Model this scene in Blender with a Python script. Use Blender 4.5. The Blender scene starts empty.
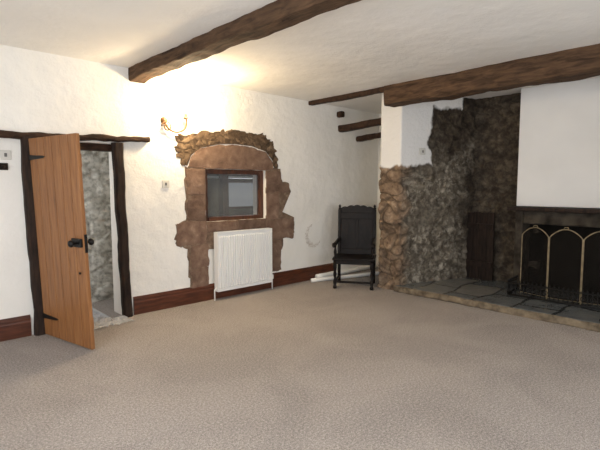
import bpy, bmesh, math, random
from mathutils import Vector, Matrix, noise
random.seed(7)
C=bpy.context.scene.collection
R=math.radians

# ---------------------------------------------------------------- materials
def rgb(r,g,b):
    def l(c):
        c/=255.0
        return c/12.92 if c<=0.04045 else ((c+0.055)/1.055)**2.4
    return (l(r),l(g),l(b),1)

def new_mat(name):
    m=bpy.data.materials.new(name); m.use_nodes=True
    nt=m.node_tree; b=nt.nodes['Principled BSDF']
    return m,nt,b

def coords(nt,scale=(1,1,1)):
    tc=nt.nodes.new('ShaderNodeTexCoord'); mp=nt.nodes.new('ShaderNodeMapping')
    mp.inputs['Scale'].default_value=scale
    nt.links.new(tc.outputs['Object'],mp.inputs['Vector'])
    return mp.outputs['Vector']

def nz(nt,vec,scale,detail=4,rough=0.55,dist=0):
    n=nt.nodes.new('ShaderNodeTexNoise'); n.inputs['Scale'].default_value=scale
    n.inputs['Detail'].default_value=detail; n.inputs['Roughness'].default_value=rough
    n.inputs['Distortion'].default_value=dist
    nt.links.new(vec,n.inputs['Vector']); return n.outputs['Fac']

def ramp(nt,fac,stops):
    r=nt.nodes.new('ShaderNodeValToRGB')
    e=r.color_ramp.elements
    e[0].position,e[0].color=stops[0]
    e[1].position,e[1].color=stops[-1]
    for p,c in stops[1:-1]:
        x=e.new(p); x.color=c
    nt.links.new(fac,r.inputs['Fac']); return r.outputs['Color']

def mixc(nt,fac,a,b,mode='MIX'):
    m=nt.nodes.new('ShaderNodeMix'); m.data_type='RGBA'; m.blend_type=mode
    if isinstance(fac,(int,float)): m.inputs[0].default_value=fac
    else: nt.links.new(fac,m.inputs[0])
    for i,v in ((6,a),(7,b)):
        if isinstance(v,tuple): m.inputs[i].default_value=v
        else: nt.links.new(v,m.inputs[i])
    return m.outputs[2]

def bump(nt,b,h,strength,dist=0.01):
    n=nt.nodes.new('ShaderNodeBump'); n.inputs['Strength'].default_value=strength
    n.inputs['Distance'].default_value=dist
    nt.links.new(h,n.inputs['Height']); nt.links.new(n.outputs['Normal'],b.inputs['Normal'])

def simple(name,c1,c2=None,scale=6,stretch=(1,1,1),rough=0.7,bs=0.2,bd=0.01,metal=0,detail=5,lo=.3,hi=.7,dist=0,spec=.5):
    m,nt,b=new_mat(name)
    v=coords(nt,stretch); f=nz(nt,v,scale,detail,dist=dist)
    col=ramp(nt,f,[(lo,c1),(hi,c2 or c1)])
    nt.links.new(col,b.inputs['Base Color'])
    b.inputs['Roughness'].default_value=rough; b.inputs['Metallic'].default_value=metal
    b.inputs['Specular IOR Level'].default_value=spec
    if bs>0: bump(nt,b,f,bs,bd)
    return m

def plaster(name,c1,c2,bs=.5):
    m,nt,b=new_mat(name)
    v=coords(nt); f=nz(nt,v,1.3,3); g=nz(nt,v,9,6,.6)
    col=ramp(nt,f,[(.3,c1),(.7,c2)]); nt.links.new(col,b.inputs['Base Color'])
    b.inputs['Roughness'].default_value=.85
    mm=nt.nodes.new('ShaderNodeMath'); mm.operation='MULTIPLY_ADD'
    nt.links.new(f,mm.inputs[0]); mm.inputs[1].default_value=3.0; nt.links.new(g,mm.inputs[2])
    bump(nt,b,mm.outputs[0],bs,.03)
    return m

M={}
M['wall']=plaster('wall_plaster',rgb(231,229,223),rgb(240,238,233),.5)
M['ceil']=plaster('ceiling_plaster',rgb(232,230,226),rgb(240,238,234),.3)
M['breast']=plaster('smooth_plaster',rgb(226,226,225),rgb(234,234,233),.12)
M['whitewash']=simple('whitewashed_stone',rgb(160,158,148),rgb(214,212,204),16,rough=.9,bs=.6,bd=.03,detail=7,lo=.36,hi=.56)
M['beam']=simple('old_beam_wood',rgb(48,36,28),rgb(104,80,60),4.5,(6,.9,6),.85,.6,.02,detail=8,lo=.3,hi=.72,dist=.5,spec=.2)
M['darkbeam']=simple('dark_lintel_wood',rgb(28,19,13),rgb(74,52,38),9,(1,2,2),.8,.6,.02,spec=.25)
M['jamb']=simple('dark_jamb_wood',rgb(22,15,12),rgb(54,38,29),9,(4,4,.6),.75,.4,.01,spec=.3)
M['brownframe']=simple('brown_window_wood',rgb(52,29,18),rgb(96,56,36),9,(4,4,.6),.5,.2,.005)
M['skirt']=simple('stained_skirting',rgb(58,27,15),rgb(98,52,32),6,(.8,6,6),.35,.1,.005)
M['oak']=simple('black_oak',rgb(7,5,4),rgb(22,13,9),12,(3,3,.8),.5,.2,.004,spec=.2)
M['iron']=simple('black_iron',rgb(10,9,9),rgb(24,22,21),40,rough=.5,bs=.2,bd=.002,metal=.0,spec=.3)
M['brass']=simple('aged_brass',rgb(70,44,18),rgb(112,76,36),20,rough=.5,bs=.05,bd=.002,metal=.1)
M['pale_brass']=simple('pale_brass',rgb(112,98,74),rgb(164,146,114),20,rough=.5,bs=.05,bd=.002,metal=.2)
M['white']=simple('white_enamel',rgb(232,232,230),rgb(238,238,236),3,rough=.35,bs=0)
M['plate']=simple('cream_switch_plate',rgb(198,196,189),rgb(206,204,197),3,rough=.35,bs=0)
M['grey']=simple('dark_gap',rgb(90,90,90),rgb(110,110,110),3,rough=.6,bs=0)
M['soot']=simple('soot_black',rgb(16,15,14),rgb(38,35,32),4,rough=.95,bs=.2,bd=.02,spec=.05)
M['sootstone']=simple('sooty_stone',rgb(34,31,28),rgb(84,77,68),5,rough=.9,bs=.6,bd=.03,detail=6,spec=.1)
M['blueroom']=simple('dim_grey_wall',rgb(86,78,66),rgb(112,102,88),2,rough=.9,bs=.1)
M['stain']=simple('brushed_plaster_stain',rgb(200,192,182),rgb(230,227,221),34,rough=.9,bs=.2,lo=.38,hi=.6)

def sandmat(name,stops,sc,lo=.85,hi=1.12,bs=1,det=9,ro=.68):
    m,nt,b=new_mat(name)
    v=coords(nt); f=nz(nt,v,sc,det,ro,.4)
    col=ramp(nt,f,stops)
    oi=nt.nodes.new('ShaderNodeObjectInfo')
    mr=nt.nodes.new('ShaderNodeMapRange'); mr.inputs[3].default_value=lo; mr.inputs[4].default_value=hi
    nt.links.new(oi.outputs['Random'],mr.inputs[0])
    hs=nt.nodes.new('ShaderNodeHueSaturation'); nt.links.new(mr.outputs[0],hs.inputs['Value'])
    nt.links.new(col,hs.inputs['Color']); nt.links.new(hs.outputs[0],b.inputs['Base Color'])
    b.inputs['Roughness'].default_value=.95; b.inputs['Specular IOR Level'].default_value=.2
    bump(nt,b,f,bs,.04)
    return m
M['sand']=sandmat('brown_sandstone',[(.25,rgb(84,65,55)),(.42,rgb(108,86,73)),(.58,rgb(126,103,88)),(.75,rgb(156,134,116))],6,.82,1.14,.5,8,.66)
M['mortar']=sandmat('earth_mortar',[(.28,rgb(84,68,57)),(.5,rgb(116,97,82)),(.8,rgb(168,151,132))],9,.9,1.05,.6)
M['rubble']=sandmat('weathered_rubble',[(.25,rgb(62,49,39)),(.5,rgb(102,84,67)),(.8,rgb(148,128,104))],9,.6,1.15,.6)
M['rubblebed']=sandmat('rubble_earth',[(.25,rgb(52,41,33)),(.5,rgb(84,69,55)),(.8,rgb(124,107,88))],13,.9,1.)

# carpet
m,nt,b=new_mat('speckled_carpet'); v=coords(nt)
f2=nz(nt,v,150,4,.8); f3=nz(nt,v,1.1,6,.62,.6); f4=nz(nt,v,60,4,.8)
c=ramp(nt,f2,[(.38,rgb(84,79,77)),(.5,rgb(156,148,143)),(.62,rgb(220,213,207))])
c=mixc(nt,.32,c,ramp(nt,f3,[(.38,rgb(122,115,111)),(.6,rgb(178,170,164))]))
c=mixc(nt,.36,c,ramp(nt,f4,[(.38,rgb(86,81,79)),(.5,rgb(154,146,141)),(.62,rgb(214,206,200))]))
nt.links.new(c,b.inputs['Base Color']); b.inputs['Roughness'].default_value=1; b.inputs['Specular IOR Level'].default_value=.1
bump(nt,b,f4,.45,.01); M['carpet']=m

# slate flags
m,nt,b=new_mat('slate_flagstones'); v=coords(nt)
nv=nt.nodes.new('ShaderNodeTexNoise'); nv.inputs['Scale'].default_value=1.6; nt.links.new(v,nv.inputs['Vector'])
va=nt.nodes.new('ShaderNodeVectorMath'); va.operation='MULTIPLY_ADD'; nt.links.new(nv.outputs['Color'],va.inputs[0]); va.inputs[1].default_value=(.3,.3,0); nt.links.new(v,va.inputs[2])
br=nt.nodes.new('ShaderNodeTexBrick'); nt.links.new(va.outputs[0],br.inputs['Vector'])
br.inputs['Scale'].default_value=1.0; br.inputs['Brick Width'].default_value=.7; br.inputs['Row Height'].default_value=.46
br.inputs['Mortar Size'].default_value=.02; br.inputs['Color1'].default_value=rgb(78,87,94); br.inputs['Color2'].default_value=rgb(126,122,114)
br.inputs['Mortar'].default_value=rgb(22,20,19)
f=nz(nt,v,5,8,.65)
c=mixc(nt,.28,br.outputs['Color'],ramp(nt,f,[(.3,rgb(62,69,74)),(.5,rgb(102,107,110)),(.75,rgb(158,150,136))]))
nt.links.new(c,b.inputs['Base Color']); b.inputs['Roughness'].default_value=.22
bump(nt,b,f,.2,.01); M['slate']=m
M['edge']=simple('hearth_kerb_stone',rgb(78,68,56),rgb(140,126,106),10,rough=.9,bs=.5,bd=.02,spec=.2)

m,nt,b=new_mat('orange_pine'); v=coords(nt,(7,7,.5))
f=nz(nt,v,5,8,.6,.5)
c=ramp(nt,f,[(.25,rgb(110,70,37)),(.5,rgb(144,96,55)),(.8,rgb(168,119,73))])
nt.links.new(c,b.inputs['Base Color']); b.inputs['Roughness'].default_value=.5; bump(nt,b,f,.1,.004); M['pine']=m
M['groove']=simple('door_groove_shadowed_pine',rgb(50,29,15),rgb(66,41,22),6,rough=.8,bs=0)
M['plank']=simple('dark_plank',rgb(14,10,8),rgb(46,34,27),8,(6,6,.6),.7,.4,.01,spec=.2)

m,nt,b=new_mat('exposed_stone_and_plaster'); v=coords(nt)
def att(n):
    a=nt.nodes.new('ShaderNodeAttribute'); a.attribute_name=n; return a.outputs['Fac']
f=nz(nt,v,9,12,.68,.3); g=nz(nt,v,12,8,.64,.3); g2=nz(nt,v,2.4,4,.5)
tan=ramp(nt,f,[(.28,rgb(78,64,53)),(.5,rgb(128,109,91)),(.75,rgb(176,157,134))])
grey=ramp(nt,f,[(.3,rgb(62,57,50)),(.45,rgb(94,87,77)),(.58,rgb(120,112,99)),(.72,rgb(152,144,129))])
lime=ramp(nt,g,[(.48,(0,0,0,1)),(.62,(.85,.85,.85,1))])
where=ramp(nt,g2,[(.36,(.15,.15,.15,1)),(.6,(1,1,1,1))])
limef=mixc(nt,1.0,lime,where,'MULTIPLY')
grey=mixc(nt,limef,grey,rgb(178,171,157))
dark=ramp(nt,f,[(.3,rgb(28,24,21)),(.46,rgb(52,45,38)),(.6,rgb(78,69,58)),(.74,rgb(108,98,84))])
st=mixc(nt,att('greyness'),tan,grey); st=mixc(nt,att('sootiness'),st,dark)
cell=ramp(nt,att('cell'),[(0,(.7,.68,.66,1)),(1,(1.18,1.16,1.14,1))])
st=mixc(nt,.85,st,cell,'MULTIPLY')
st=mixc(nt,att('joint'),st,rgb(58,50,43))
col=mixc(nt,att('plaster'),st,rgb(231,230,228))
nt.links.new(col,b.inputs['Base Color']); b.inputs['Roughness'].default_value=.95; b.inputs['Specular IOR Level'].default_value=.2
bump(nt,b,f,.6,.04); M['mixed']=m

m,nt,b=new_mat('fine_wire_mesh')
b.inputs['Base Color'].default_value=rgb(34,31,28); b.inputs['Alpha'].default_value=.5; b.inputs['Roughness'].default_value=.9; b.inputs['Specular IOR Level'].default_value=.05
M['mesh']=m
m,nt,b=new_mat('clear_glass')
b.inputs['Base Color'].default_value=(.3,.32,.33,1); b.inputs['Alpha'].default_value=.2; b.inputs['Roughness'].default_value=.03
M['glass']=m
m,nt,b=new_mat('polythene'); v=coords(nt)
b.inputs['Base Color'].default_value=rgb(230,234,238); b.inputs['Alpha'].default_value=.4; b.inputs['Roughness'].default_value=.12
M['poly']=m
m,nt,b=new_mat('lit_bulb')
b.inputs['Base Color'].default_value=(1,.85,.6,1); b.inputs['Emission Color'].default_value=(1,.78,.45,1); b.inputs['Emission Strength'].default_value=14
M['bulb']=m

# ---------------------------------------------------------------- helpers
def link(me,name,mat,parent=None,loc=(0,0,0),smooth=False,kind=None):
    o=bpy.data.objects.new(name,me); C.objects.link(o)
    if mat: me.materials.append(mat)
    if parent is not None:
        o.parent=parent
    o.location=loc
    if smooth:
        for p in me.polygons: p.use_smooth=True
    if kind: o['kind']=kind
    return o

def from_pd(name,verts,faces,mat,parent=None,smooth=False,kind=None,recalc=True):
    if parent is not None and parent.get('_w'):
        l=parent.location; verts=[(v[0]-l[0],v[1]-l[1],v[2]-l[2]) for v in verts]
    me=bpy.data.meshes.new(name); me.from_pydata([tuple(v) for v in verts],[],faces); me.update()
    if recalc:
        bm=bmesh.new(); bm.from_mesh(me); bmesh.ops.recalc_face_normals(bm,faces=bm.faces); bm.to_mesh(me); bm.free()
    return link(me,name,mat,parent,smooth=smooth,kind=kind)

def multi_box(name,boxes,mat,parent=None,bevel=0,kind=None):
    vs=[];fs=[]
    for x0,x1,y0,y1,z0,z1 in boxes:
        k=len(vs)
        vs+=[(x0,y0,z0),(x1,y0,z0),(x1,y1,z0),(x0,y1,z0),(x0,y0,z1),(x1,y0,z1),(x1,y1,z1),(x0,y1,z1)]
        fs+=[(k,k+3,k+2,k+1),(k+4,k+5,k+6,k+7),(k,k+1,k+5,k+4),(k+1,k+2,k+6,k+5),(k+2,k+3,k+7,k+6),(k+3,k,k+4,k+7)]
    o=from_pd(name,vs,fs,mat,parent,kind=kind)
    if bevel:
        md=o.modifiers.new('bevel','BEVEL'); md.width=bevel; md.segments=2; md.limit_method='ANGLE'
    return o
def box(name,x0,x1,y0,y1,z0,z1,mat,parent=None,bevel=0,kind=None):
    return multi_box(name,[(x0,x1,y0,y1,z0,z1)],mat,parent,bevel,kind)

def thing(name,loc,label,cat,rot=(0,0,0),world=True,group=None):
    e=bpy.data.objects.new(name,None); C.objects.link(e); e.location=loc; e.rotation_euler=rot
    e.empty_display_size=.1
    e['label']=label; e['category']=cat
    if world: e['_w']=1
    if group: e['group']=group
    return e
def tag(o,label,cat,group=None):
    o['label']=label; o['category']=cat
    if group: o['group']=group
    return o

def bar(name,p0,p1,w,h,mat,up=(0,0,1),jit=.01,seg=30,cham=.02,parent=None,freq=3,kind=None,smooth=True,wh=None,fine=.45):
    p0=Vector(p0);p1=Vector(p1);d=(p1-p0).normalized();U=Vector(up);S=d.cross(U).normalized();U=S.cross(d).normalized()
    a,b=w/2,h/2
    edge=[(-a+cham,-b),(0,-b),(a-cham,-b),(a,-b+cham),(a,0),(a,b-cham),(a-cham,b),(0,b),(-a+cham,b),(-a,b-cham),(-a,0),(-a,-b+cham)]
    vs=[];fs=[];n=len(edge)
    off=Vector((random.random()*50,random.random()*50,0))
    for i in range(seg+1):
        t=i/seg; c=p0.lerp(p1,t)
        sw,sh=wh(t) if wh else (1,1)
        for j,(x,y) in enumerate(edge):
            q=c+S*x*sw+U*y*sh
            nn=noise.noise_vector(q*freq+off)*jit+noise.noise_vector(q*freq*4+off)*jit*fine
            nn-=d*nn.dot(d)
            vs.append(q+nn)
    for i in range(seg):
        for j in range(n):
            k=(j+1)%n
            fs.append((i*n+j,i*n+k,(i+1)*n+k,(i+1)*n+j))
    fs.append(tuple(range(n))); fs.append(tuple(seg*n+j for j in range(n)))
    return from_pd(name,vs,fs,mat,parent,smooth=False,kind=kind)

def tube(name,pts,r,mat,parent=None,seg=8,closed=False):
    pts=[Vector(p) for p in pts]; n=len(pts); vs=[];fs=[]
    prev=None
    for i,p in enumerate(pts):
        if closed: t=(pts[(i+1)%n]-pts[i-1])
        else: t=pts[min(i+1,n-1)]-pts[max(i-1,0)]
        t.normalize()
        if prev is None:
            a=Vector((0,0,1)) if abs(t.z)<.9 else Vector((1,0,0))
            u=t.cross(a).normalized()
        else:
            u=(prev-t*prev.dot(t)).normalized()
        prev=u; w=t.cross(u)
        rr=r[i] if isinstance(r,list) else r
        for j in range(seg):
            an=2*math.pi*j/seg; vs.append(p+(u*math.cos(an)+w*math.sin(an))*rr)
    for i in range(n if closed else n-1):
        i2=(i+1)%n
        for j in range(seg):
            k=(j+1)%seg; fs.append((i*seg+j,i*seg+k,i2*seg+k,i2*seg+j))
    if not closed:
        fs.append(tuple(range(seg))); fs.append(tuple((n-1)*seg+j for j in range(seg)))
    return from_pd(name,vs,fs,mat,parent,smooth=True)

def lathe(name,prof,mat,parent=None,center=(0,0,0),seg=16,axis='Z'):
    vs=[];fs=[]
    cx,cy,cz=center
    for r,z in prof:
        for j in range(seg):
            a=2*math.pi*j/seg
            if axis=='Z': vs.append((cx+r*math.cos(a),cy+r*math.sin(a),cz+z))
            else: vs.append((cx+r*math.cos(a),cy+z,cz+r*math.sin(a)))
    n=len(prof)
    for i in range(n-1):
        for j in range(seg):
            k=(j+1)%seg; fs.append((i*seg+j,i*seg+k,(i+1)*seg+k,(i+1)*seg+j))
    fs.append(tuple(range(seg))); fs.append(tuple((n-1)*seg+j for j in range(seg)))
    return from_pd(name,vs,fs,mat,parent,smooth=True)

def grid_wall(name,axis,c0,c1,us,zs,holes,mat):
    vs=[];fs=[]
    def V(u,c,z):
        vs.append((u,c,z) if axis=='Y' else (c,u,z)); return len(vs)-1
    nu,nzv=len(us)-1,len(zs)-1
    def solid(i,j):
        if i<0 or j<0 or i>=nu or j>=nzv: return False
        return (i,j) not in holes
    for i in range(nu):
        for j in range(nzv):
            if not solid(i,j): continue
            a,b,c,d=us[i],us[i+1],zs[j],zs[j+1]
            for y in (c0,c1): fs.append((V(a,y,c),V(b,y,c),V(b,y,d),V(a,y,d)))
            if not solid(i-1,j): fs.append((V(a,c0,c),V(a,c1,c),V(a,c1,d),V(a,c0,d)))
            if not solid(i+1,j): fs.append((V(b,c0,c),V(b,c1,c),V(b,c1,d),V(b,c0,d)))
            if not solid(i,j-1): fs.append((V(a,c0,c),V(b,c0,c),V(b,c1,c),V(a,c1,c)))
            if not solid(i,j+1): fs.append((V(a,c0,d),V(b,c0,d),V(b,c1,d),V(a,c1,d)))
    me=bpy.data.meshes.new(name); me.from_pydata(vs,[],fs)
    bm=bmesh.new(); bm.from_mesh(me); bmesh.ops.remove_doubles(bm,verts=bm.verts,dist=1e-4)
    bmesh.ops.recalc_face_normals(bm,faces=bm.faces); bm.to_mesh(me); bm.free()
    return link(me,name,mat,kind='structure')

CZ=2.94; WY=5.3
X0,X1=-1.8,7.1; Y0=-1.8
# ---------------------------------------------------------------- shell
box('floor',X0-.3,X1+.5,Y0-.3,7.8,-.12,0,M['carpet'],kind='structure')
box('ceiling',X0-.3,X1+.5,Y0-.3,7.8,CZ,CZ+.12,M['ceil'],kind='structure')
grid_wall('wall_back','Y',WY,WY+.32,[X0,1.2,2.12,3.27,4.32,X1],[0,1.08,1.8,2.05,CZ],{(1,0),(1,1),(1,2),(3,1)},M['wall'])
grid_wall('wall_left','X',X0-.3,X0,[Y0,-.2,2.6,WY+.32],[0,.8,2.2,CZ],{(1,1)},M['wall'])
grid_wall('wall_rear','Y',Y0-.3,Y0,[X0-.3,.0,1.6,2.8,4.4,X1],[0,.8,2.2,CZ],{(1,1),(3,1)},M['wall'])
box('wall_right',X1,X1+.3,Y0,WY+.32,0,CZ,M['wall'],kind='structure')
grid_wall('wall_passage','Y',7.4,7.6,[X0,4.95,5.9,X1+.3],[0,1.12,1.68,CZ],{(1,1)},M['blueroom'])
box('wall_partition',2.55,2.7,WY+.32,7.4,0,CZ,M['whitewash'],kind='structure')
vs=[];fs=[];nx_,nz_=100,136
for i in range(nx_+1):
    for k in range(nz_+1):
        x=.4+2.15*i/nx_; z=CZ*k/nz_; q=Vector((x,1,z))
        dd,pp=noise.voronoi(Vector((x/.24+noise.noise(q*4)*.4,z/.15+noise.noise(q*5)*.3,0)))
        vs.append((x,6.3-min(1,(dd[1]-dd[0])/.2)*.045+noise.noise(q*6)*.012,z))
for i in range(nx_):
    for k in range(nz_): fs.append((i*(nz_+1)+k,(i+1)*(nz_+1)+k,(i+1)*(nz_+1)+k+1,i*(nz_+1)+k+1))
from_pd('wall_stonework',vs,fs,M['whitewash'],kind='structure',smooth=True)
box('wall_passage_end',.3,.45,WY+.32,6.3,0,CZ,M['whitewash'],kind='structure')

def skirting(name,x0,x1,y,sgn=-1):
    prof=[(0,0),(.024,0),(.024,.15),(.018,.165),(.018,.185),(.008,.205),(.0,.22)]
    vs=[];fs=[]
    for x in (x0,x1):
        for d,z in prof: vs.append((x,y+sgn*d,z))
    n=len(prof)
    for j in range(n-1): fs.append((j,j+1,n+j+1,n+j))
    fs.append(tuple(range(n))); fs.append(tuple(range(n,2*n)))
    return from_pd(name,vs,fs,M['skirt'],kind='structure')
skirting('baseboard_left',X0,1.13,WY)
skirting('baseboard_back',2.23,5.9,WY)

bar('trim_1',(1.1+.12,5.27,0),(1.17,5.27,2.06),.12,.1,M['jamb'],up=(0,1,0),jit=.016,seg=24,kind='structure')
bar('trim_2',(2.14,5.27,0),(2.085,5.27,2.06),.11,.1,M['jamb'],up=(0,1,0),jit=.016,seg=24,kind='structure')
bar('trim_3',(.55,5.27,2.06),(2.47,5.27,2.12),.1,.065,M['darkbeam'],jit=.02,seg=50,freq=2.5,kind='structure',fine=.8)
bar('trim_4',(1.2,5.5,2.02),(2.12,5.5,2.02),.2,.09,M['darkbeam'],jit=.01,seg=10,kind='structure')

# ---------------------------------------------------------------- ceiling beams
def bwh(t): return (1+.06*math.sin(t*9+1),1+.1*math.sin(t*6.5))
o=bar('ceiling_beam',(2.42,Y0,CZ-.05),(2.36,WY,CZ-.06),.2,.155,M['beam'],jit=.022,seg=150,cham=.014,freq=2.0,wh=bwh,fine=.6)
tag(o,'long rough-hewn brown oak beam running across the white ceiling','wooden beam')
o=bar('ceiling_beam',(5.33,-1.8,CZ-.12),(5.33,3.8,CZ-.125),.26,.27,M['beam'],jit=.024,seg=150,cham=.016,freq=2.0,fine=.6)
tag(o,'thick rough dark oak beam spanning the front of the fireplace recess','wooden beam')
o=bar('ceiling_timber',(5.27,3.8,CZ-.03),(5.27,WY,CZ-.03),.1,.07,M['darkbeam'],jit=.012,seg=30,cham=.01)
tag(o,'thin dark timber strip under the ceiling beside the stone pillar','wooden beam')
o=bar('alcove_beam',(6.0,4.16,2.61),(6.0,WY,2.56),.14,.11,M['darkbeam'],jit=.015,seg=20)
tag(o,'short dark timber crossing the alcove behind the stone pillar','wooden beam')
o=bar('alcove_beam',(6.5,4.16,2.49),(6.5,WY,2.43),.14,.09,M['darkbeam'],jit=.015,seg=20)
tag(o,'lower dark timber crossing deeper inside the alcove','wooden beam')
o=bar('timber_stub',(5.95,5.2,2.8),(5.95,5.32,2.8),.1,.1,M['darkbeam'],jit=.006,seg=4)
tag(o,'small sawn timber stub projecting from the white alcove wall','wooden beam')

# ---------------------------------------------------------------- pillar + splayed inglenook wall
ATT=('greyness','sootiness','cell','joint','plaster')
def cl(v): return max(0.,min(1.,v))
def stone_shell():
    plan=[(7.1,4.16),(5.65,4.16),(5.65,3.81),(6.94,3.37),(7.1,3.33)]
    st=.015
    cols=[]
    s=0
    for a,b in zip(plan[:-1],plan[1:]):
        L=math.dist(a,b); n=max(2,int(L/st)); dx,dy=(b[0]-a[0])/L,(b[1]-a[1])/L
        nx,ny=dy,-dx
        for i in range(n): cols.append((a[0]+dx*L*i/n,a[1]+dy*L*i/n,nx,ny,s+L*i/n))
        s+=L
    cols.append((plan[-1][0],plan[-1][1],nx,ny,s))
    nzr=int(CZ/st); vs=[];fs=[];A={k:[] for k in ATT}
    for ci,(x,y,nx,ny,s) in enumerate(cols):
        for k in range(nzr+1):
            z=CZ*k/nzr
            q=Vector((x,y,z))
            w=noise.noise(q*2.5)*.12+noise.noise(q*7)*.06
            fw=noise.noise(q*25)*.02
            if y>4.15 and x>5.66: P=cl(.5+max(x-5.85-w,z-1.8-w)/.03)
            elif x<5.66 and y>3.82: P=cl(.5+(z-1.82-w+fw)/.03)
            else:
                a_=min(z-1.86-w*.8,6.17+w-x)+fw; b_=min(z-2.76-w*.6,6.75-x)+fw
                P=cl(.5+max(a_,b_)/.035)
            dd,pp=noise.voronoi(Vector((s/.22+noise.noise(q*4)*.9,z/.15+noise.noise(q*4+Vector((9,9,9)))*.8,0)))
            e=min(1,(dd[1]-dd[0])/.16)
            cell=(math.sin(pp[0][0]*12.98+pp[0][1]*78.2+pp[0][2]*37.7)*43758.5)%1.0
            g=cl((x-5.70+noise.noise(q*5)*.16)/.14) if y<4.1 else 0
            so=cl((x-6.5+w*3)/.55); so=max(so,cl((z-1.7+w*3)/.6) if x>5.8 else 0)*.97
            flat=1-g*.55
            rough=(e*.026+(cell-.3)*.04)*flat+noise.noise(q*9)*.016+noise.noise(q*3)*.03+noise.noise(q*17)*.012
            d=(.012+noise.noise(q*1.5)*.006)*P+(rough-.01)*(1-P)
            vs.append((x+nx*d,y+ny*d,z))
            A['greyness'].append(g);A['sootiness'].append(so);A['cell'].append(cell*flat+.5*(1-flat));A['joint'].append((1-e)*(.7 if g<.5 else .35));A['plaster'].append(P)
    n=nzr+1
    for c in range(len(cols)-1):
        for k in range(nzr): fs.append((c*n+k,(c+1)*n+k,(c+1)*n+k+1,c*n+k+1))
    me=bpy.data.meshes.new('wall_inglenook'); me.from_pydata(vs,[],fs); me.update()
    for k,vals in A.items():
        a=me.attributes.new(k,'FLOAT','POINT'); a.data.foreach_set('value',vals)
    return link(me,'wall_inglenook',M['mixed'],kind='structure',smooth=True)
stone_shell()

def rough_sheet(name,x,y0,y1,z0,z1,soot,st=.02,sgn=-1):
    ny=int((y1-y0)/st); nz_=int((z1-z0)/st); vs=[];fs=[];A={k:[] for k in ATT}
    for i in range(ny+1):
        for k in range(nz_+1):
            y=y0+(y1-y0)*i/ny; z=z0+(z1-z0)*k/nz_; q=Vector((x,y,z))
            dd,pp=noise.voronoi(Vector((y/.24+noise.noise(q*4)*.5,z/.16,0)))
            e=min(1,(dd[1]-dd[0])/.2); cell=(math.sin(pp[0][0]*12.98+pp[0][1]*78.2)*43758.5)%1.0
            vs.append((x+sgn*(e*.03+cell*.02+noise.noise(q*9)*.015+noise.noise(q*19)*.008),y,z))
            A['greyness'].append(1);A['sootiness'].append(soot);A['cell'].append(cell*.6+.35);A['joint'].append((1-e)*.4);A['plaster'].append(0.)
    n=nz_+1
    for i in range(ny):
        for k in range(nz_): fs.append((i*n+k,i*n+k+1,(i+1)*n+k+1,(i+1)*n+k))
    me=bpy.data.meshes.new(name); me.from_pydata(vs,[],fs); me.update()
    for k,vals in A.items():
        a=me.attributes.new(k,'FLOAT','POINT'); a.data.foreach_set('value',vals)
    return link(me,name,M['mixed'],kind='structure',smooth=True)
rough_sheet('wall_recess',X1-.03,2.3,3.45,0,CZ,.88)

box('wall_chimney',6.75,X1,.4,2.57,1.28,CZ,M['breast'],bevel=.01,kind='structure')
box('wall_side',5.65,X1,Y0,.4,0,CZ,M['wall'],kind='structure')
fp=thing('fireplace',(6.9,1.6,.09),'sooty stone fireplace with dark shelf under the white chimney','fireplace')
multi_box('surround',[(6.72,7.08,2.46,2.57,.09,1.22),(6.72,7.08,.55,.75,.09,1.22),(6.72,7.08,.75,2.46,1.03,1.22)],M['sootstone'],fp,bevel=.02)
box('mantel_shelf',6.5,6.9,.5,2.6,1.225,1.275,M['jamb'],fp,bevel=.01)
box('firebox',7.02,7.08,.75,2.46,.09,1.03,M['soot'],fp)

vs=[(5.6,.4,0),(5.6,3.83,0),(5.7,3.83,0),(7.08,3.34,0),(7.08,.4,0)]
n=len(vs); vs=vs+[(a,b_,.09) for a,b_,c in vs]
fs=[tuple(range(n)),tuple(range(n,2*n))]+[(i,(i+1)%n,n+(i+1)%n,n+i) for i in range(n)]
from_pd('floor_hearth',vs,fs,M['slate'],kind='structure')
bar('trim_5',(5.585,.4,.042),(5.585,3.83,.042),.05,.084,M['edge'],jit=.012,seg=120,cham=.01,kind='structure')

d=thing('plank_hatch',(6.93,3.17,.09),'dark old plank hatch leaning in the stone recess','wooden hatch')
multi_box('planks',[(6.92,6.945,2.95+i*.11,2.95+i*.11+.107,.09,1.16-.01*(i%2)) for i in range(4)],M['plank'],d,bevel=.003)
for z in (.3,.9): box('ledge',6.895,6.92,2.96,3.37,z,z+.08,M['plank'],d)

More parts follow.
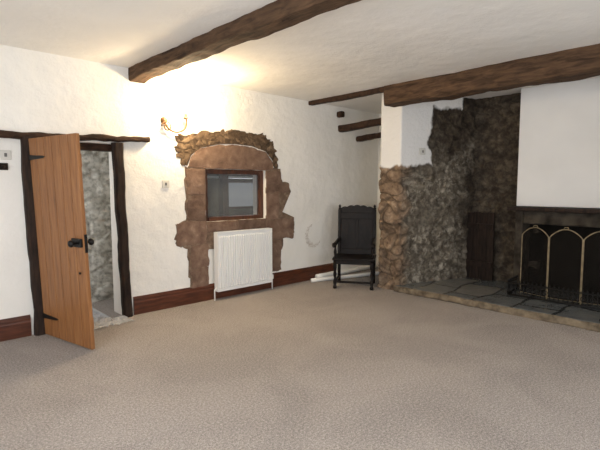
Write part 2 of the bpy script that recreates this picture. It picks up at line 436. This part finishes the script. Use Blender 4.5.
# ---------------------------------------------------------------- stone window surround
def stone(name,poly,depth,mat,parent,y=WY,jit=.012,gap=.004):
    cx=sum(p[0] for p in poly)/len(poly); cz=sum(p[1] for p in poly)/len(poly)
    pts=[]
    for i,(a,b_) in enumerate(zip(poly,poly[1:]+poly[:1])):
        L=math.dist(a,b_); n=max(1,int(L/.03))
        for k in range(n):
            t=k/n; x=a[0]+(b_[0]-a[0])*t; z=a[1]+(b_[1]-a[1])*t
            q=Vector((x*9,z*9,3))
            dx=noise.noise(q)*jit+noise.noise(q*3)*jit*.5; dz=noise.noise(q+Vector((5,5,5)))*jit+noise.noise(q*3+Vector((5,5,5)))*jit*.5
            if 3.2<x<4.39 and 1.0<z<1.86: dx*=.2; dz*=.2
            pts.append((x+dx,z+dz))
    def shrink(p,d):
        v=Vector((cx-p[0],cz-p[1])); l=v.length or 1
        return (p[0]+v.x/l*d,p[1]+v.y/l*d)
    r0=[shrink(p,0) for p in pts]; r1=[shrink(p,gap) for p in pts]; r2=[shrink(p,gap+depth*.5) for p in pts]
    vs=[(p[0],y+.01,p[1]) for p in r0]+[(p[0],y-depth*.6,p[1]) for p in r1]+[(p[0],y-depth+noise.noise(Vector((p[0]*12,p[1]*12,0)))*.003,p[1]) for p in r2]
    n=len(pts); fs=[]
    for r in range(2):
        for i in range(n):
            k=(i+1)%n; fs.append((r*n+i,r*n+k,(r+1)*n+k,(r+1)*n+i))
    vs.append((cx,y-depth-.002,cz))
    for i in range(n): fs.append((2*n+i,2*n+(i+1)%n,3*n))
    return from_pd(name,vs,fs,mat,parent)
sw=thing('stone_window_surround',(3.8,WY,.2),'weathered pinkish-brown sandstone surround framing the internal window','stone surround')
lin=[(3.0,1.815),(3.06,1.96),(3.2,2.07),(3.5,2.13),(3.75,2.145),(4.05,2.135),(4.32,2.07),(4.44,1.95),(4.48,1.83),(4.32,1.8),(3.27,1.8)]
stone('mortar_bed',[(2.96,1.84),(2.975,1.46),(2.97,1.12),(2.82,1.09),(2.81,.78),(3.0,.74),(3.01,.2),(3.27,.2),(3.27,1.84)],.006,M['mortar'],sw,jit=.05,gap=0)
stone('mortar_bed',[(4.32,1.84),(4.32,.24),(4.6,.27),(4.64,.72),(4.9,.74),(4.89,1.07),(4.61,1.09),(4.6,1.46),(4.81,1.47),(4.8,1.61),(4.63,1.63),(4.6,1.84)],.006,M['mortar'],sw,jit=.05,gap=0)
stone('mortar_bed',[(3.2,1.08),(3.2,.7),(4.4,.7),(4.4,1.08)],.006,M['mortar'],sw,jit=.02,gap=0)
stone('lintel_stone',lin,.011,M['sand'],sw,gap=.003)
for (a,b_,c,d_) in [(2.98,3.27,1.45,1.8),(2.99,3.27,1.1,1.45),(2.83,3.27,.78,1.1),(3.02,3.3,.46,.78),(3.03,3.3,.2,.46),
                    (4.32,4.62,1.6,1.8),(4.32,4.8,1.47,1.6),(4.32,4.58,1.06,1.47),(4.32,4.88,.74,1.06),(4.32,4.62,.26,.74),
                    (3.27,3.8,.93,1.08),(3.8,4.32,.93,1.08)]:
    stone('jamb_stone' if d_!=1.08 else 'sill_stone',[(a,c),(b_,c),(b_,d_),(a,d_)],.009+random.random()*.004,M['sand'],sw,gap=.004,jit=.03)
outer=[(2.93,1.84),(2.86,2.0),(2.84,2.2),(3.2,2.27),(3.68,2.34),(4.25,2.34),(4.45,2.22),(4.54,2.0),(4.55,1.84)]
inner=[(3.0,1.83),(3.06,1.97),(3.2,2.07),(3.5,2.14),(3.75,2.155),(4.05,2.145),(4.32,2.08),(4.44,1.96),(4.48,1.84)]
def samp(c,t):
    f=t*(len(c)-1); i=min(int(f),len(c)-2); u=f-i
    return Vector((c[i][0]+(c[i+1][0]-c[i][0])*u,c[i][1]+(c[i+1][1]-c[i][1])*u))
vs=[];fs=[];K=120
for i in range(K+1):
    t=i/K; a=samp(inner,t); b2=samp(outer,t); e_=.98+noise.noise(Vector((t*22,0,0)))*.28+noise.noise(Vector((t*60,3,0)))*.16
    c_=a.lerp(b2,e_)
    vs+=[(a.x,WY-.008,a.y),(c_.x,WY-.008,c_.y),(c_.x,WY+.01,c_.y)]
for i in range(K):
    k=3*i; fs+=[(k,k+1,k+4,k+3),(k+1,k+2,k+5,k+4)]
from_pd('rubble_bed',vs,fs,M['rubblebed'],sw)
placed=[];tries=0
while len(placed)<46 and tries<5000:
    tries+=1
    t=random.uniform(.02,.98); l=random.uniform(.14,.92)
    p=samp(inner,t).lerp(samp(outer,t),l)
    if any((p-q).length<.068 for q in placed): continue
    placed.append(p)
    hw=random.uniform(.04,.11); hh=random.uniform(.024,.05); rot=random.uniform(-.6,.6)+(1.2 if t<.1 or t>.92 else 0)
    poly=[]
    for k in range(6):
        a=2*math.pi*k/6+random.uniform(-.35,.35); rr=random.uniform(.7,1.2)
        x=hw*math.cos(a)*rr; z=hh*math.sin(a)*rr
        poly.append((p.x+x*math.cos(rot)-z*math.sin(rot),p.y+x*math.sin(rot)+z*math.cos(rot)))
    stone('rubble_stone',poly,.009+random.random()*.007,M['rubble'],sw,jit=.014,gap=.001)

# internal window
w=thing('window_1',(3.8,5.42,1.08),'','' )
del w['label']; del w['category']; w['kind']='structure'
multi_box('window_frame',[(3.27,3.34,5.36,5.44,1.08,1.8),(4.25,4.32,5.36,5.44,1.08,1.8),(3.34,4.25,5.36,5.44,1.735,1.8),(3.34,4.25,5.34,5.46,1.08,1.135)],M['brownframe'],w,bevel=.005)
box('window_pane',3.33,4.26,5.405,5.41,1.13,1.74,M['glass'],w)
w=thing('window_2',(5.4,7.45,1.12),'',''); del w['label']; del w['category']; w['kind']='structure'
multi_box('window_frame',[(4.95,5.0,7.42,7.5,1.12,1.68),(5.85,5.9,7.42,7.5,1.12,1.68),(5.0,5.85,7.42,7.5,1.64,1.68),(5.0,5.85,7.42,7.5,1.12,1.16)],M['brownframe'],w)
o=box('wooden_shelf',4.4,6.6,7.2,7.4,1.72,1.76,M['white']); tag(o,'pale shelf seen through the internal window','shelf')
o=box('wooden_post',4.35,4.47,6.5,6.62,0,CZ,M['brownframe']); tag(o,'dark upright timber post in the adjoining room','wooden post')

# ---------------------------------------------------------------- radiator
r=thing('radiator',(3.83,5.2,.1),'white ribbed panel radiator on the wall under the window','radiator')
def flutes(x0,x1,z0,z1,y,n):
    vs=[];fs=[];prof=[]
    p=(x1-x0)/n
    for i in range(n):
        a=x0+i*p
        prof+=[(a,0),(a+p*.22,0),(a+p*.34,.014),(a+p*.88,.014)]
    prof.append((x1,0))
    rows=[(z0,0),(z0+.035,0),(z0+.06,1),(z1-.06,1),(z1-.035,0),(z1,0)]
    for z,k in rows:
        for x,dy in prof: vs.append((x,y-dy*(1 if k else 0),z))
    m_=len(prof)
    for a in range(len(rows)-1):
        for j in range(m_-1): fs.append((a*m_+j,a*m_+j+1,(a+1)*m_+j+1,(a+1)*m_+j))
    k=len(vs); vs+=[(x0,y+.02,z0),(x1,y+.02,z0),(x1,y+.02,z1),(x0,y+.02,z1)]; fs.append((k,k+1,k+2,k+3))
    return from_pd('panel',vs,fs,M['white'],r)
flutes(3.36,4.31,.12,.93,5.16,24)
for x in (3.355,4.308): box('side_cover',x,x+.007,5.15,5.25,.12,.94,M['white'],r,bevel=.003)
multi_box('top_grille',[(3.36,4.31,5.15,5.165,.925,.94),(3.36,4.31,5.235,5.25,.925,.94)]+[(3.36+.0475*i,3.372+.0475*i,5.16,5.24,.93,.938) for i in range(20)],M['white'],r)
box('back_panel',3.37,4.3,5.22,5.235,.12,.92,M['white'],r)
for x in (3.5,4.14): box('bracket',x,x+.03,5.235,5.272,.3,.7,M['grey'],r)
tube('pipe',[(4.35,5.2,0),(4.35,5.2,.15),(4.31,5.2,.17)],.009,M['white'],r)
lathe('valve',[(.018,0),(.022,.01),(.022,.06),(.012,.07)],M['white'],r,(4.35,5.2,.16))
tube('pipe',[(3.325,5.2,0),(3.325,5.2,.15),(3.36,5.2,.17)],.009,M['white'],r)

# ---------------------------------------------------------------- door
dl=thing('door_1',(1.252,5.2,.015),'','',world=False); del dl['label']; del dl['category']; dl['kind']='structure'
dv=Vector((1.446-1.255,4.40-5.24,0)); ang=math.atan2(dv.y,dv.x)
dl.rotation_euler=Matrix.Rotation(ang,3,'Z').to_euler()
W=.86; H=2.02; npl=6; pw=W/npl
def lean(o):
    for v in o.data.vertices: v.co.y-=v.co.z*.036
    return o
lean(multi_box('door_leaf',[(i*pw+.005,(i+1)*pw-.005,-.018,.018,0,H) for i in range(npl)],M['pine'],dl,bevel=.005))
lean(box('door_tongue',.006,W-.006,-.01,.012,0.002,H-.002,M['groove'],dl))
for z in (.18,.95,1.72): lean(box('door_ledge',.04,W-.04,.018,.045,z,z+.12,M['pine'],dl,bevel=.006))
def strap(z):
    vs=[(0,-.024,z-.03),(.06,-.024,z-.022),(.26,-.024,z-.012),(.3,-.024,z),(.26,-.024,z+.012),(.06,-.024,z+.022),(0,-.024,z+.03)]
    n=len(vs); vs=vs+[(a,-.017,c) for a,b_,c in vs]
    fs=[tuple(range(n)),tuple(range(n,2*n))]+[(i,(i+1)%n,n+(i+1)%n,n+i) for i in range(n)]
    return lean(from_pd('strap_hinge',vs,fs,M['iron'],dl))
strap(1.83); strap(.2)
lean(box('lock_case',W-.17,W-.02,-.045,-.018,.98,1.06,M['iron'],dl,bevel=.006))
lean(lathe('door_knob',[(.012,0),(.012,-.04),(.028,-.05),(.034,-.065),(.028,-.08),(.008,-.088)],M['iron'],dl,(W-.06,-.045,1.02),axis='Y'))
lean(lathe('door_knob',[(.012,0),(.012,.04),(.028,.05),(.034,.065),(.028,.08),(.008,.088)],M['iron'],dl,(W-.06,.02,1.02),axis='Y'))
lean(box('latch_plate',W-.001,W+.006,-.012,.012,.93,1.1,M['iron'],dl))
lean(tube('key_escutcheon',[(W-.1,-.02,.72+.02*math.sin(t)) for t in (0,1,2)],.012,M['iron'],dl))

def crumple():
    vs=[];fs=[];nx,ny=54,54
    for i in range(nx):
        for j in range(ny):
            u=i/(nx-1); x=1.62+.5*u; y=4.98+.9*j/(ny-1)
            if u>.6: y=4.98+.3*j/(ny-1)
            q=Vector((x*6,y*6,1)); z=.006+abs(noise.noise(q))*.06*(1-abs(2*u-1)**3)+abs(noise.noise(q*2.6))*.03
            x+=noise.noise(q*.5)*.08
            vs.append((x,y,z))
    for i in range(nx-1):
        for j in range(ny-1): fs.append((i*ny+j,(i+1)*ny+j,(i+1)*ny+j+1,i*ny+j+1))
    return from_pd('plastic_sheet',vs,fs,M['poly'])
o=crumple(); tag(o,'crumpled clear plastic sheet lying in the doorway','plastic sheet')

def roll(p0,p1,rad,label):
    p0=Vector(p0);p1=Vector(p1)
    pts=[p0.lerp(p1,i/10) for i in range(11)]
    e=tube('paper_roll',pts,rad,M['white'],seg=20)
    tag(e,label,'roll'); return e
roll((5.34,5.22,.047),(6.95,5.22,.047),.045,'long white roll lying on carpet along the skirting board')
roll((5.12,5.13,.034),(6.8,4.64,.034),.032,'thin white roll lying on the carpet behind the chair')

def plate(x,z,label,name='light_switch',w_=.095,hh=.095):
    t=thing(name,(x,WY,z-hh/2),label,'switch')
    box('plate',x-w_/2,x+w_/2,WY-.016,WY+.002,z-hh/2,z+hh/2,M['plate'],t,bevel=.004)
    box('rocker',x-.012,x+.012,WY-.022,WY-.014,z-.018,z+.018,M['grey'],t,bevel=.002)
plate(.985,1.87,'white square light switch beside the door lintel')
plate(2.69,1.59,'small white light switch on the wall between door and window')
t=thing('coat_hook',(.95,WY,1.7),'dark wooden peg hook on the white wall','hook')
box('peg_board',.86,1.0,WY-.025,WY+.003,1.72,1.79,M['plank'],t,bevel=.006)
lathe('peg',[(.01,0),(.01,-.04),(.018,-.05),(.01,-.06)],M['plank'],t,(.95,WY-.02,1.75),axis='Y')
sx,sy=6.0,3.81-.3411*(6.0-5.65)
t=thing('wall_socket',(sx-.01,sy-.025,2.08),'small white switch plate on the plastered inglenook side','switch',rot=(0,0,math.atan2(-.44,1.29)),world=False)
box('plate',-.05,.05,-.018,.004,-.05,.05,M['plate'],t,bevel=.004)
box('rocker',-.012,.012,-.024,-.014,-.018,.018,M['grey'],t,bevel=.002)

vs=[];fs=[];n=50
for i in range(n+1):
    a=R(95)+R(235)*i/n; th=.07*math.sin(math.pi*i/n)+.01
    j1=noise.noise(Vector((i*.55,0,0)))*.045; j2=noise.noise(Vector((i*.55,7,0)))*.04
    for rr in (.2-th+j1,.2+j2): vs.append((5.34+rr*math.cos(a)*.95,WY-.002,.74+rr*math.sin(a)*1.0))
nn=len(vs); vs+=[(x,WY+.004,z) for x,y,z in vs]
for i in range(n):
    fs.append((2*i,2*i+1,2*i+3,2*i+2)); fs.append((nn+2*i,nn+2*i+1,nn+2*i+3,nn+2*i+2))
    fs.append((2*i,2*i+2,nn+2*i+2,nn+2*i)); fs.append((2*i+1,2*i+3,nn+2*i+3,nn+2*i+1))
o=from_pd('plaster_mark',vs,fs,M['stain']); tag(o,'crescent shaped brushed smudge on the white plaster','wall mark')

# ---------------------------------------------------------------- wall sconce
s=thing('wall_lamp',(2.73,WY,2.3),'brass wall lamp with curved arm and lit bulb','lamp')
SX=2.69
lathe('backplate',[(.045,0.002),(.045,-.012),(.034,-.024),(.014,-.034)],M['brass'],s,(SX,WY,2.38),axis='Y')
arm=[(SX,WY-.02,2.38)]
for i in range(1,21):
    a=math.pi*1.15*i/20
    arm.append((SX+.13*(1-math.cos(a)),WY-.04-.07*i/20,2.36-.12*math.sin(a)))
tube('arm',arm,.013,M['brass'],s)
ex,ey,ez=arm[-1]
tube('scroll',[(SX+.015-.07*math.cos(a)*(1-a/12),WY-.05,2.30+.07*math.sin(a)*(1-a/12)) for a in [k*.35 for k in range(26)]],.009,M['brass'],s)
lathe('bulb_holder',[(.036,0),(.042,.01),(.02,.02),(.02,.06)],M['brass'],s,(ex,ey,ez))
lathe('bulb',[(.008,.0),(.022,.02),(.027,.045),(.015,.075),(.003,.1)],M['bulb'],s,(ex,ey,ez+.06))

# ---------------------------------------------------------------- fire screen + fender
fsn=thing('fire_screen',(6.38,1.8,.09),'three-panel folding brass fire screen with arched tops and mesh','fire screen')
nodes=[(6.44,2.36),(6.34,1.985),(6.36,1.60),(6.44,1.22)]
for a,b_ in zip(nodes[:-1],nodes[1:]):
    a=Vector((*a,0));b2=Vector((*b_,0)); a2=a.lerp(b2,.015); b3=a.lerp(b2,.985)
    loop=[a2+Vector((0,0,.11))]
    for i in range(0,17):
        t=i/16; p=a2.lerp(b3,t); p.z=.90+.115*math.sin(math.pi*t)**.8; loop.append(p)
    loop.append(b3+Vector((0,0,.11)))
    tube('panel_frame',loop,.0068,M['pale_brass'],fsn,closed=True)
    n=len(loop); from_pd('mesh_panel',loop,[tuple(range(n))],M['mesh'],fsn,recalc=False)
    mid=a2.lerp(b3,.5)
    tube('foot',[a2+Vector((0,0,.11)),a2+Vector((-.02,0,.092))],.008,M['pale_brass'],fsn)
    tube('handle',[mid+Vector((0,.03,1.01)),mid+Vector((0,.02,1.04)),mid+Vector((0,-.02,1.04)),mid+Vector((0,-.03,1.01))],.005,M['pale_brass'],fsn)
fe=thing('fender',(6.2,1.7,.09),'low black wrought iron fender with scrollwork around the fire','fireplace fender')
path=[(6.6,2.46),(6.18,2.42),(6.18,.96),(6.6,.92)]
def along(n):
    L=[math.dist(p,q) for p,q in zip(path[:-1],path[1:])]; T=sum(L); out=[]
    for i in range(n+1):
        s_=T*i/n
        for k,l in enumerate(L):
            if s_<=l+1e-9: break
            s_-=l
        t=s_/L[k]; out.append((path[k][0]+(path[k+1][0]-path[k][0])*t,path[k][1]+(path[k+1][1]-path[k][1])*t))
    return out
tube('top_rail',[(x,y,.27) for x,y in path],.009,M['iron'],fe)
tube('bottom_rail',[(x,y,.108) for x,y in path],.014,M['iron'],fe)
for x,y in along(44):
    o=lathe('baluster',[(.005,0),(.005,.05),(.011,.065),(.005,.08),(.005,.17),(.012,.18),(.004,.2)],M['iron'],fe,(x,y,.11),seg=8)
al=along(22)
for (xa,ya),(xb,yb) in zip(al[:-1],al[1:]):
    pts=[]
    for k in range(15):
        a=k*.55; rr=.03*(1-k/18)
        t=.5+rr*math.cos(a)/.1
        pts.append((xa+(xb-xa)*t,ya+(yb-ya)*t,.19+rr*1.4*math.sin(a)))
    tube('scroll',pts,.0045,M['iron'],fe,seg=6)

# ---------------------------------------------------------------- chair
ch=thing('armchair',(5.44,4.48,0),'dark carved oak armchair with tall panelled back beside the stone pillar','chair',rot=(0,0,R(-56)),world=False)
LEG=[(.026,0),(.03,.03),(.018,.05),(.026,.09),(.026,.13),(.016,.15),(.028,.22),(.018,.29),(.028,.32),(.028,.44)]
for x in (-.28,.28):
    lathe('front_leg',LEG,M['oak'],ch,(x,-.24,0))
    lathe('arm_support',[(.02,0),(.014,.03),(.024,.09),(.014,.16),(.02,.2)],M['oak'],ch,(x,-.23,.47))
    tube('back_leg',[(x,.27,0),(x,.24,.2),(x,.23,.45)],[.025,.027,.028],M['oak'],ch)
    bar('back_post',(x,.235,.44),(x,.29,1.19),.05,.05,M['oak'],up=(0,1,0),jit=.001,seg=6,cham=.008,parent=ch)
    lathe('finial',[(.018,0),(.026,.02),(.014,.035),(.022,.055),(.006,.08)],M['oak'],ch,(x,.29,1.19))
    pts=[(x,.24,.72),(x,.1,.71),(x*1.02,-.05,.69),(x*1.04,-.18,.675),(x*1.05,-.27,.68),(x*1.05,-.31,.655)]
    tube('arm',pts,[.026,.026,.028,.032,.032,.022],M['oak'],ch)
    box('side_stretcher',x-.014,x+.014,-.23,.25,.09,.12,M['oak'],ch,bevel=.004)
    box('side_rail',x-.018,x+.018,-.23,.23,.38,.44,M['oak'],ch,bevel=.004)
box('seat',-.32,.32,-.29,.25,.44,.475,M['oak'],ch,bevel=.01)
box('front_rail',-.27,.27,-.26,-.225,.38,.44,M['oak'],ch,bevel=.005)
box('front_stretcher',-.27,.27,-.255,-.225,.09,.12,M['oak'],ch,bevel=.004)
def bp(name,x0,x1,z0,z1,t0,t1,bev=.006):
    o=box(name,x0,x1,t0,t1,z0,z1,M['oak'],ch,bevel=bev)
    for v in o.data.vertices: v.co.y+=.235+(v.co.z-.44)*.075
    return o
bp('back_panel',-.26,.26,.5,1.13,-.006,.012)
bp('lower_back_rail',-.26,.26,.47,.56,-.02,.018)
bp('upper_back_rail',-.26,.26,1.04,1.14,-.024,.018)
bp('stile',-.025,.025,.56,1.04,-.018,.01)
for sx_ in (-.14,.14):
    vs=[];cz=.80
    for dx,dz in ((0,.19),(.085,0),(0,-.19),(-.085,0)): vs.append((sx_+dx,.235+(cz+dz-.44)*.075-.006,cz+dz))
    vs.append((sx_,.235+(cz-.44)*.075-.012,cz))
    from_pd('carved_lozenge',vs,[(0,1,4),(1,2,4),(2,3,4),(3,0,4)],M['oak'],ch)
vs=[];fs=[];N=40
for i in range(N+1):
    x=-.27+.54*i/N; top=1.2+.05*math.cos(math.pi*x/.6)+.016*abs(math.sin(math.pi*5*(x+.27)/.54))
    for (z,y) in ((1.12,-.012),(top,-.012),(top,.014),(1.12,.014)): vs.append((x,.235+(z-.44)*.075+y,z))
for i in range(N):
    for j in range(4):
        k=(j+1)%4; fs.append((i*4+j,i*4+k,(i+1)*4+k,(i+1)*4+j))
fs+=[(0,1,2,3),(N*4,N*4+1,N*4+2,N*4+3)]
from_pd('crest_rail',vs,fs,M['oak'],ch)

for o in bpy.data.objects:
    if '_w' in o.keys(): del o['_w']

# ---------------------------------------------------------------- lights
def area(name,loc,rot,sx,sy,power,col):
    l=bpy.data.lights.new(name,'AREA'); l.shape='RECTANGLE'; l.size=sx; l.size_y=sy; l.energy=power; l.color=col
    o=bpy.data.objects.new(name,l); C.objects.link(o); o.location=loc; o.rotation_euler=rot; return o
DAY=(.95,.97,1)
area('daylight_left',(X0-.1,1.2,1.5),(R(90),0,R(-90)),2.8,1.4,132,DAY)
area('daylight_rear',(.8,Y0-.1,1.5),(R(90),0,0),1.6,1.4,76,DAY)
area('daylight_rear',(3.6,Y0-.1,1.5),(R(90),0,0),1.6,1.4,34,DAY)
area('passage_daylight',(.5,5.95,1.6),(R(90),0,R(-90)),.5,1.2,14,(.99,.99,1))
area('next_room_daylight',(5.4,7.35,1.5),(R(90),0,R(180)),.9,.55,7,(.92,.96,1))
l=bpy.data.lights.new('lamp_glow','POINT'); l.energy=72; l.color=(1,.76,.45); l.shadow_soft_size=.08
o=bpy.data.objects.new('lamp_glow',l); C.objects.link(o); o.location=(2.88,5.0,2.54)

wd=bpy.data.worlds.new('sky'); bpy.context.scene.world=wd; wd.use_nodes=True
bg=wd.node_tree.nodes['Background']; bg.inputs[0].default_value=(.85,.9,.95,1); bg.inputs[1].default_value=.24

# ---------------------------------------------------------------- camera
cam=bpy.data.cameras.new('camera'); co=bpy.data.objects.new('camera',cam); C.objects.link(co)
cam.sensor_width=36; cam.lens=36*450/600.0; cam.clip_start=.05
co.location=(0,0,1.55); co.rotation_euler=(R(90-4.8),0,R(46.5-90))
bpy.context.scene.camera=co
vsn=bpy.context.scene.view_settings
vsn.view_transform='Standard'; vsn.exposure=0
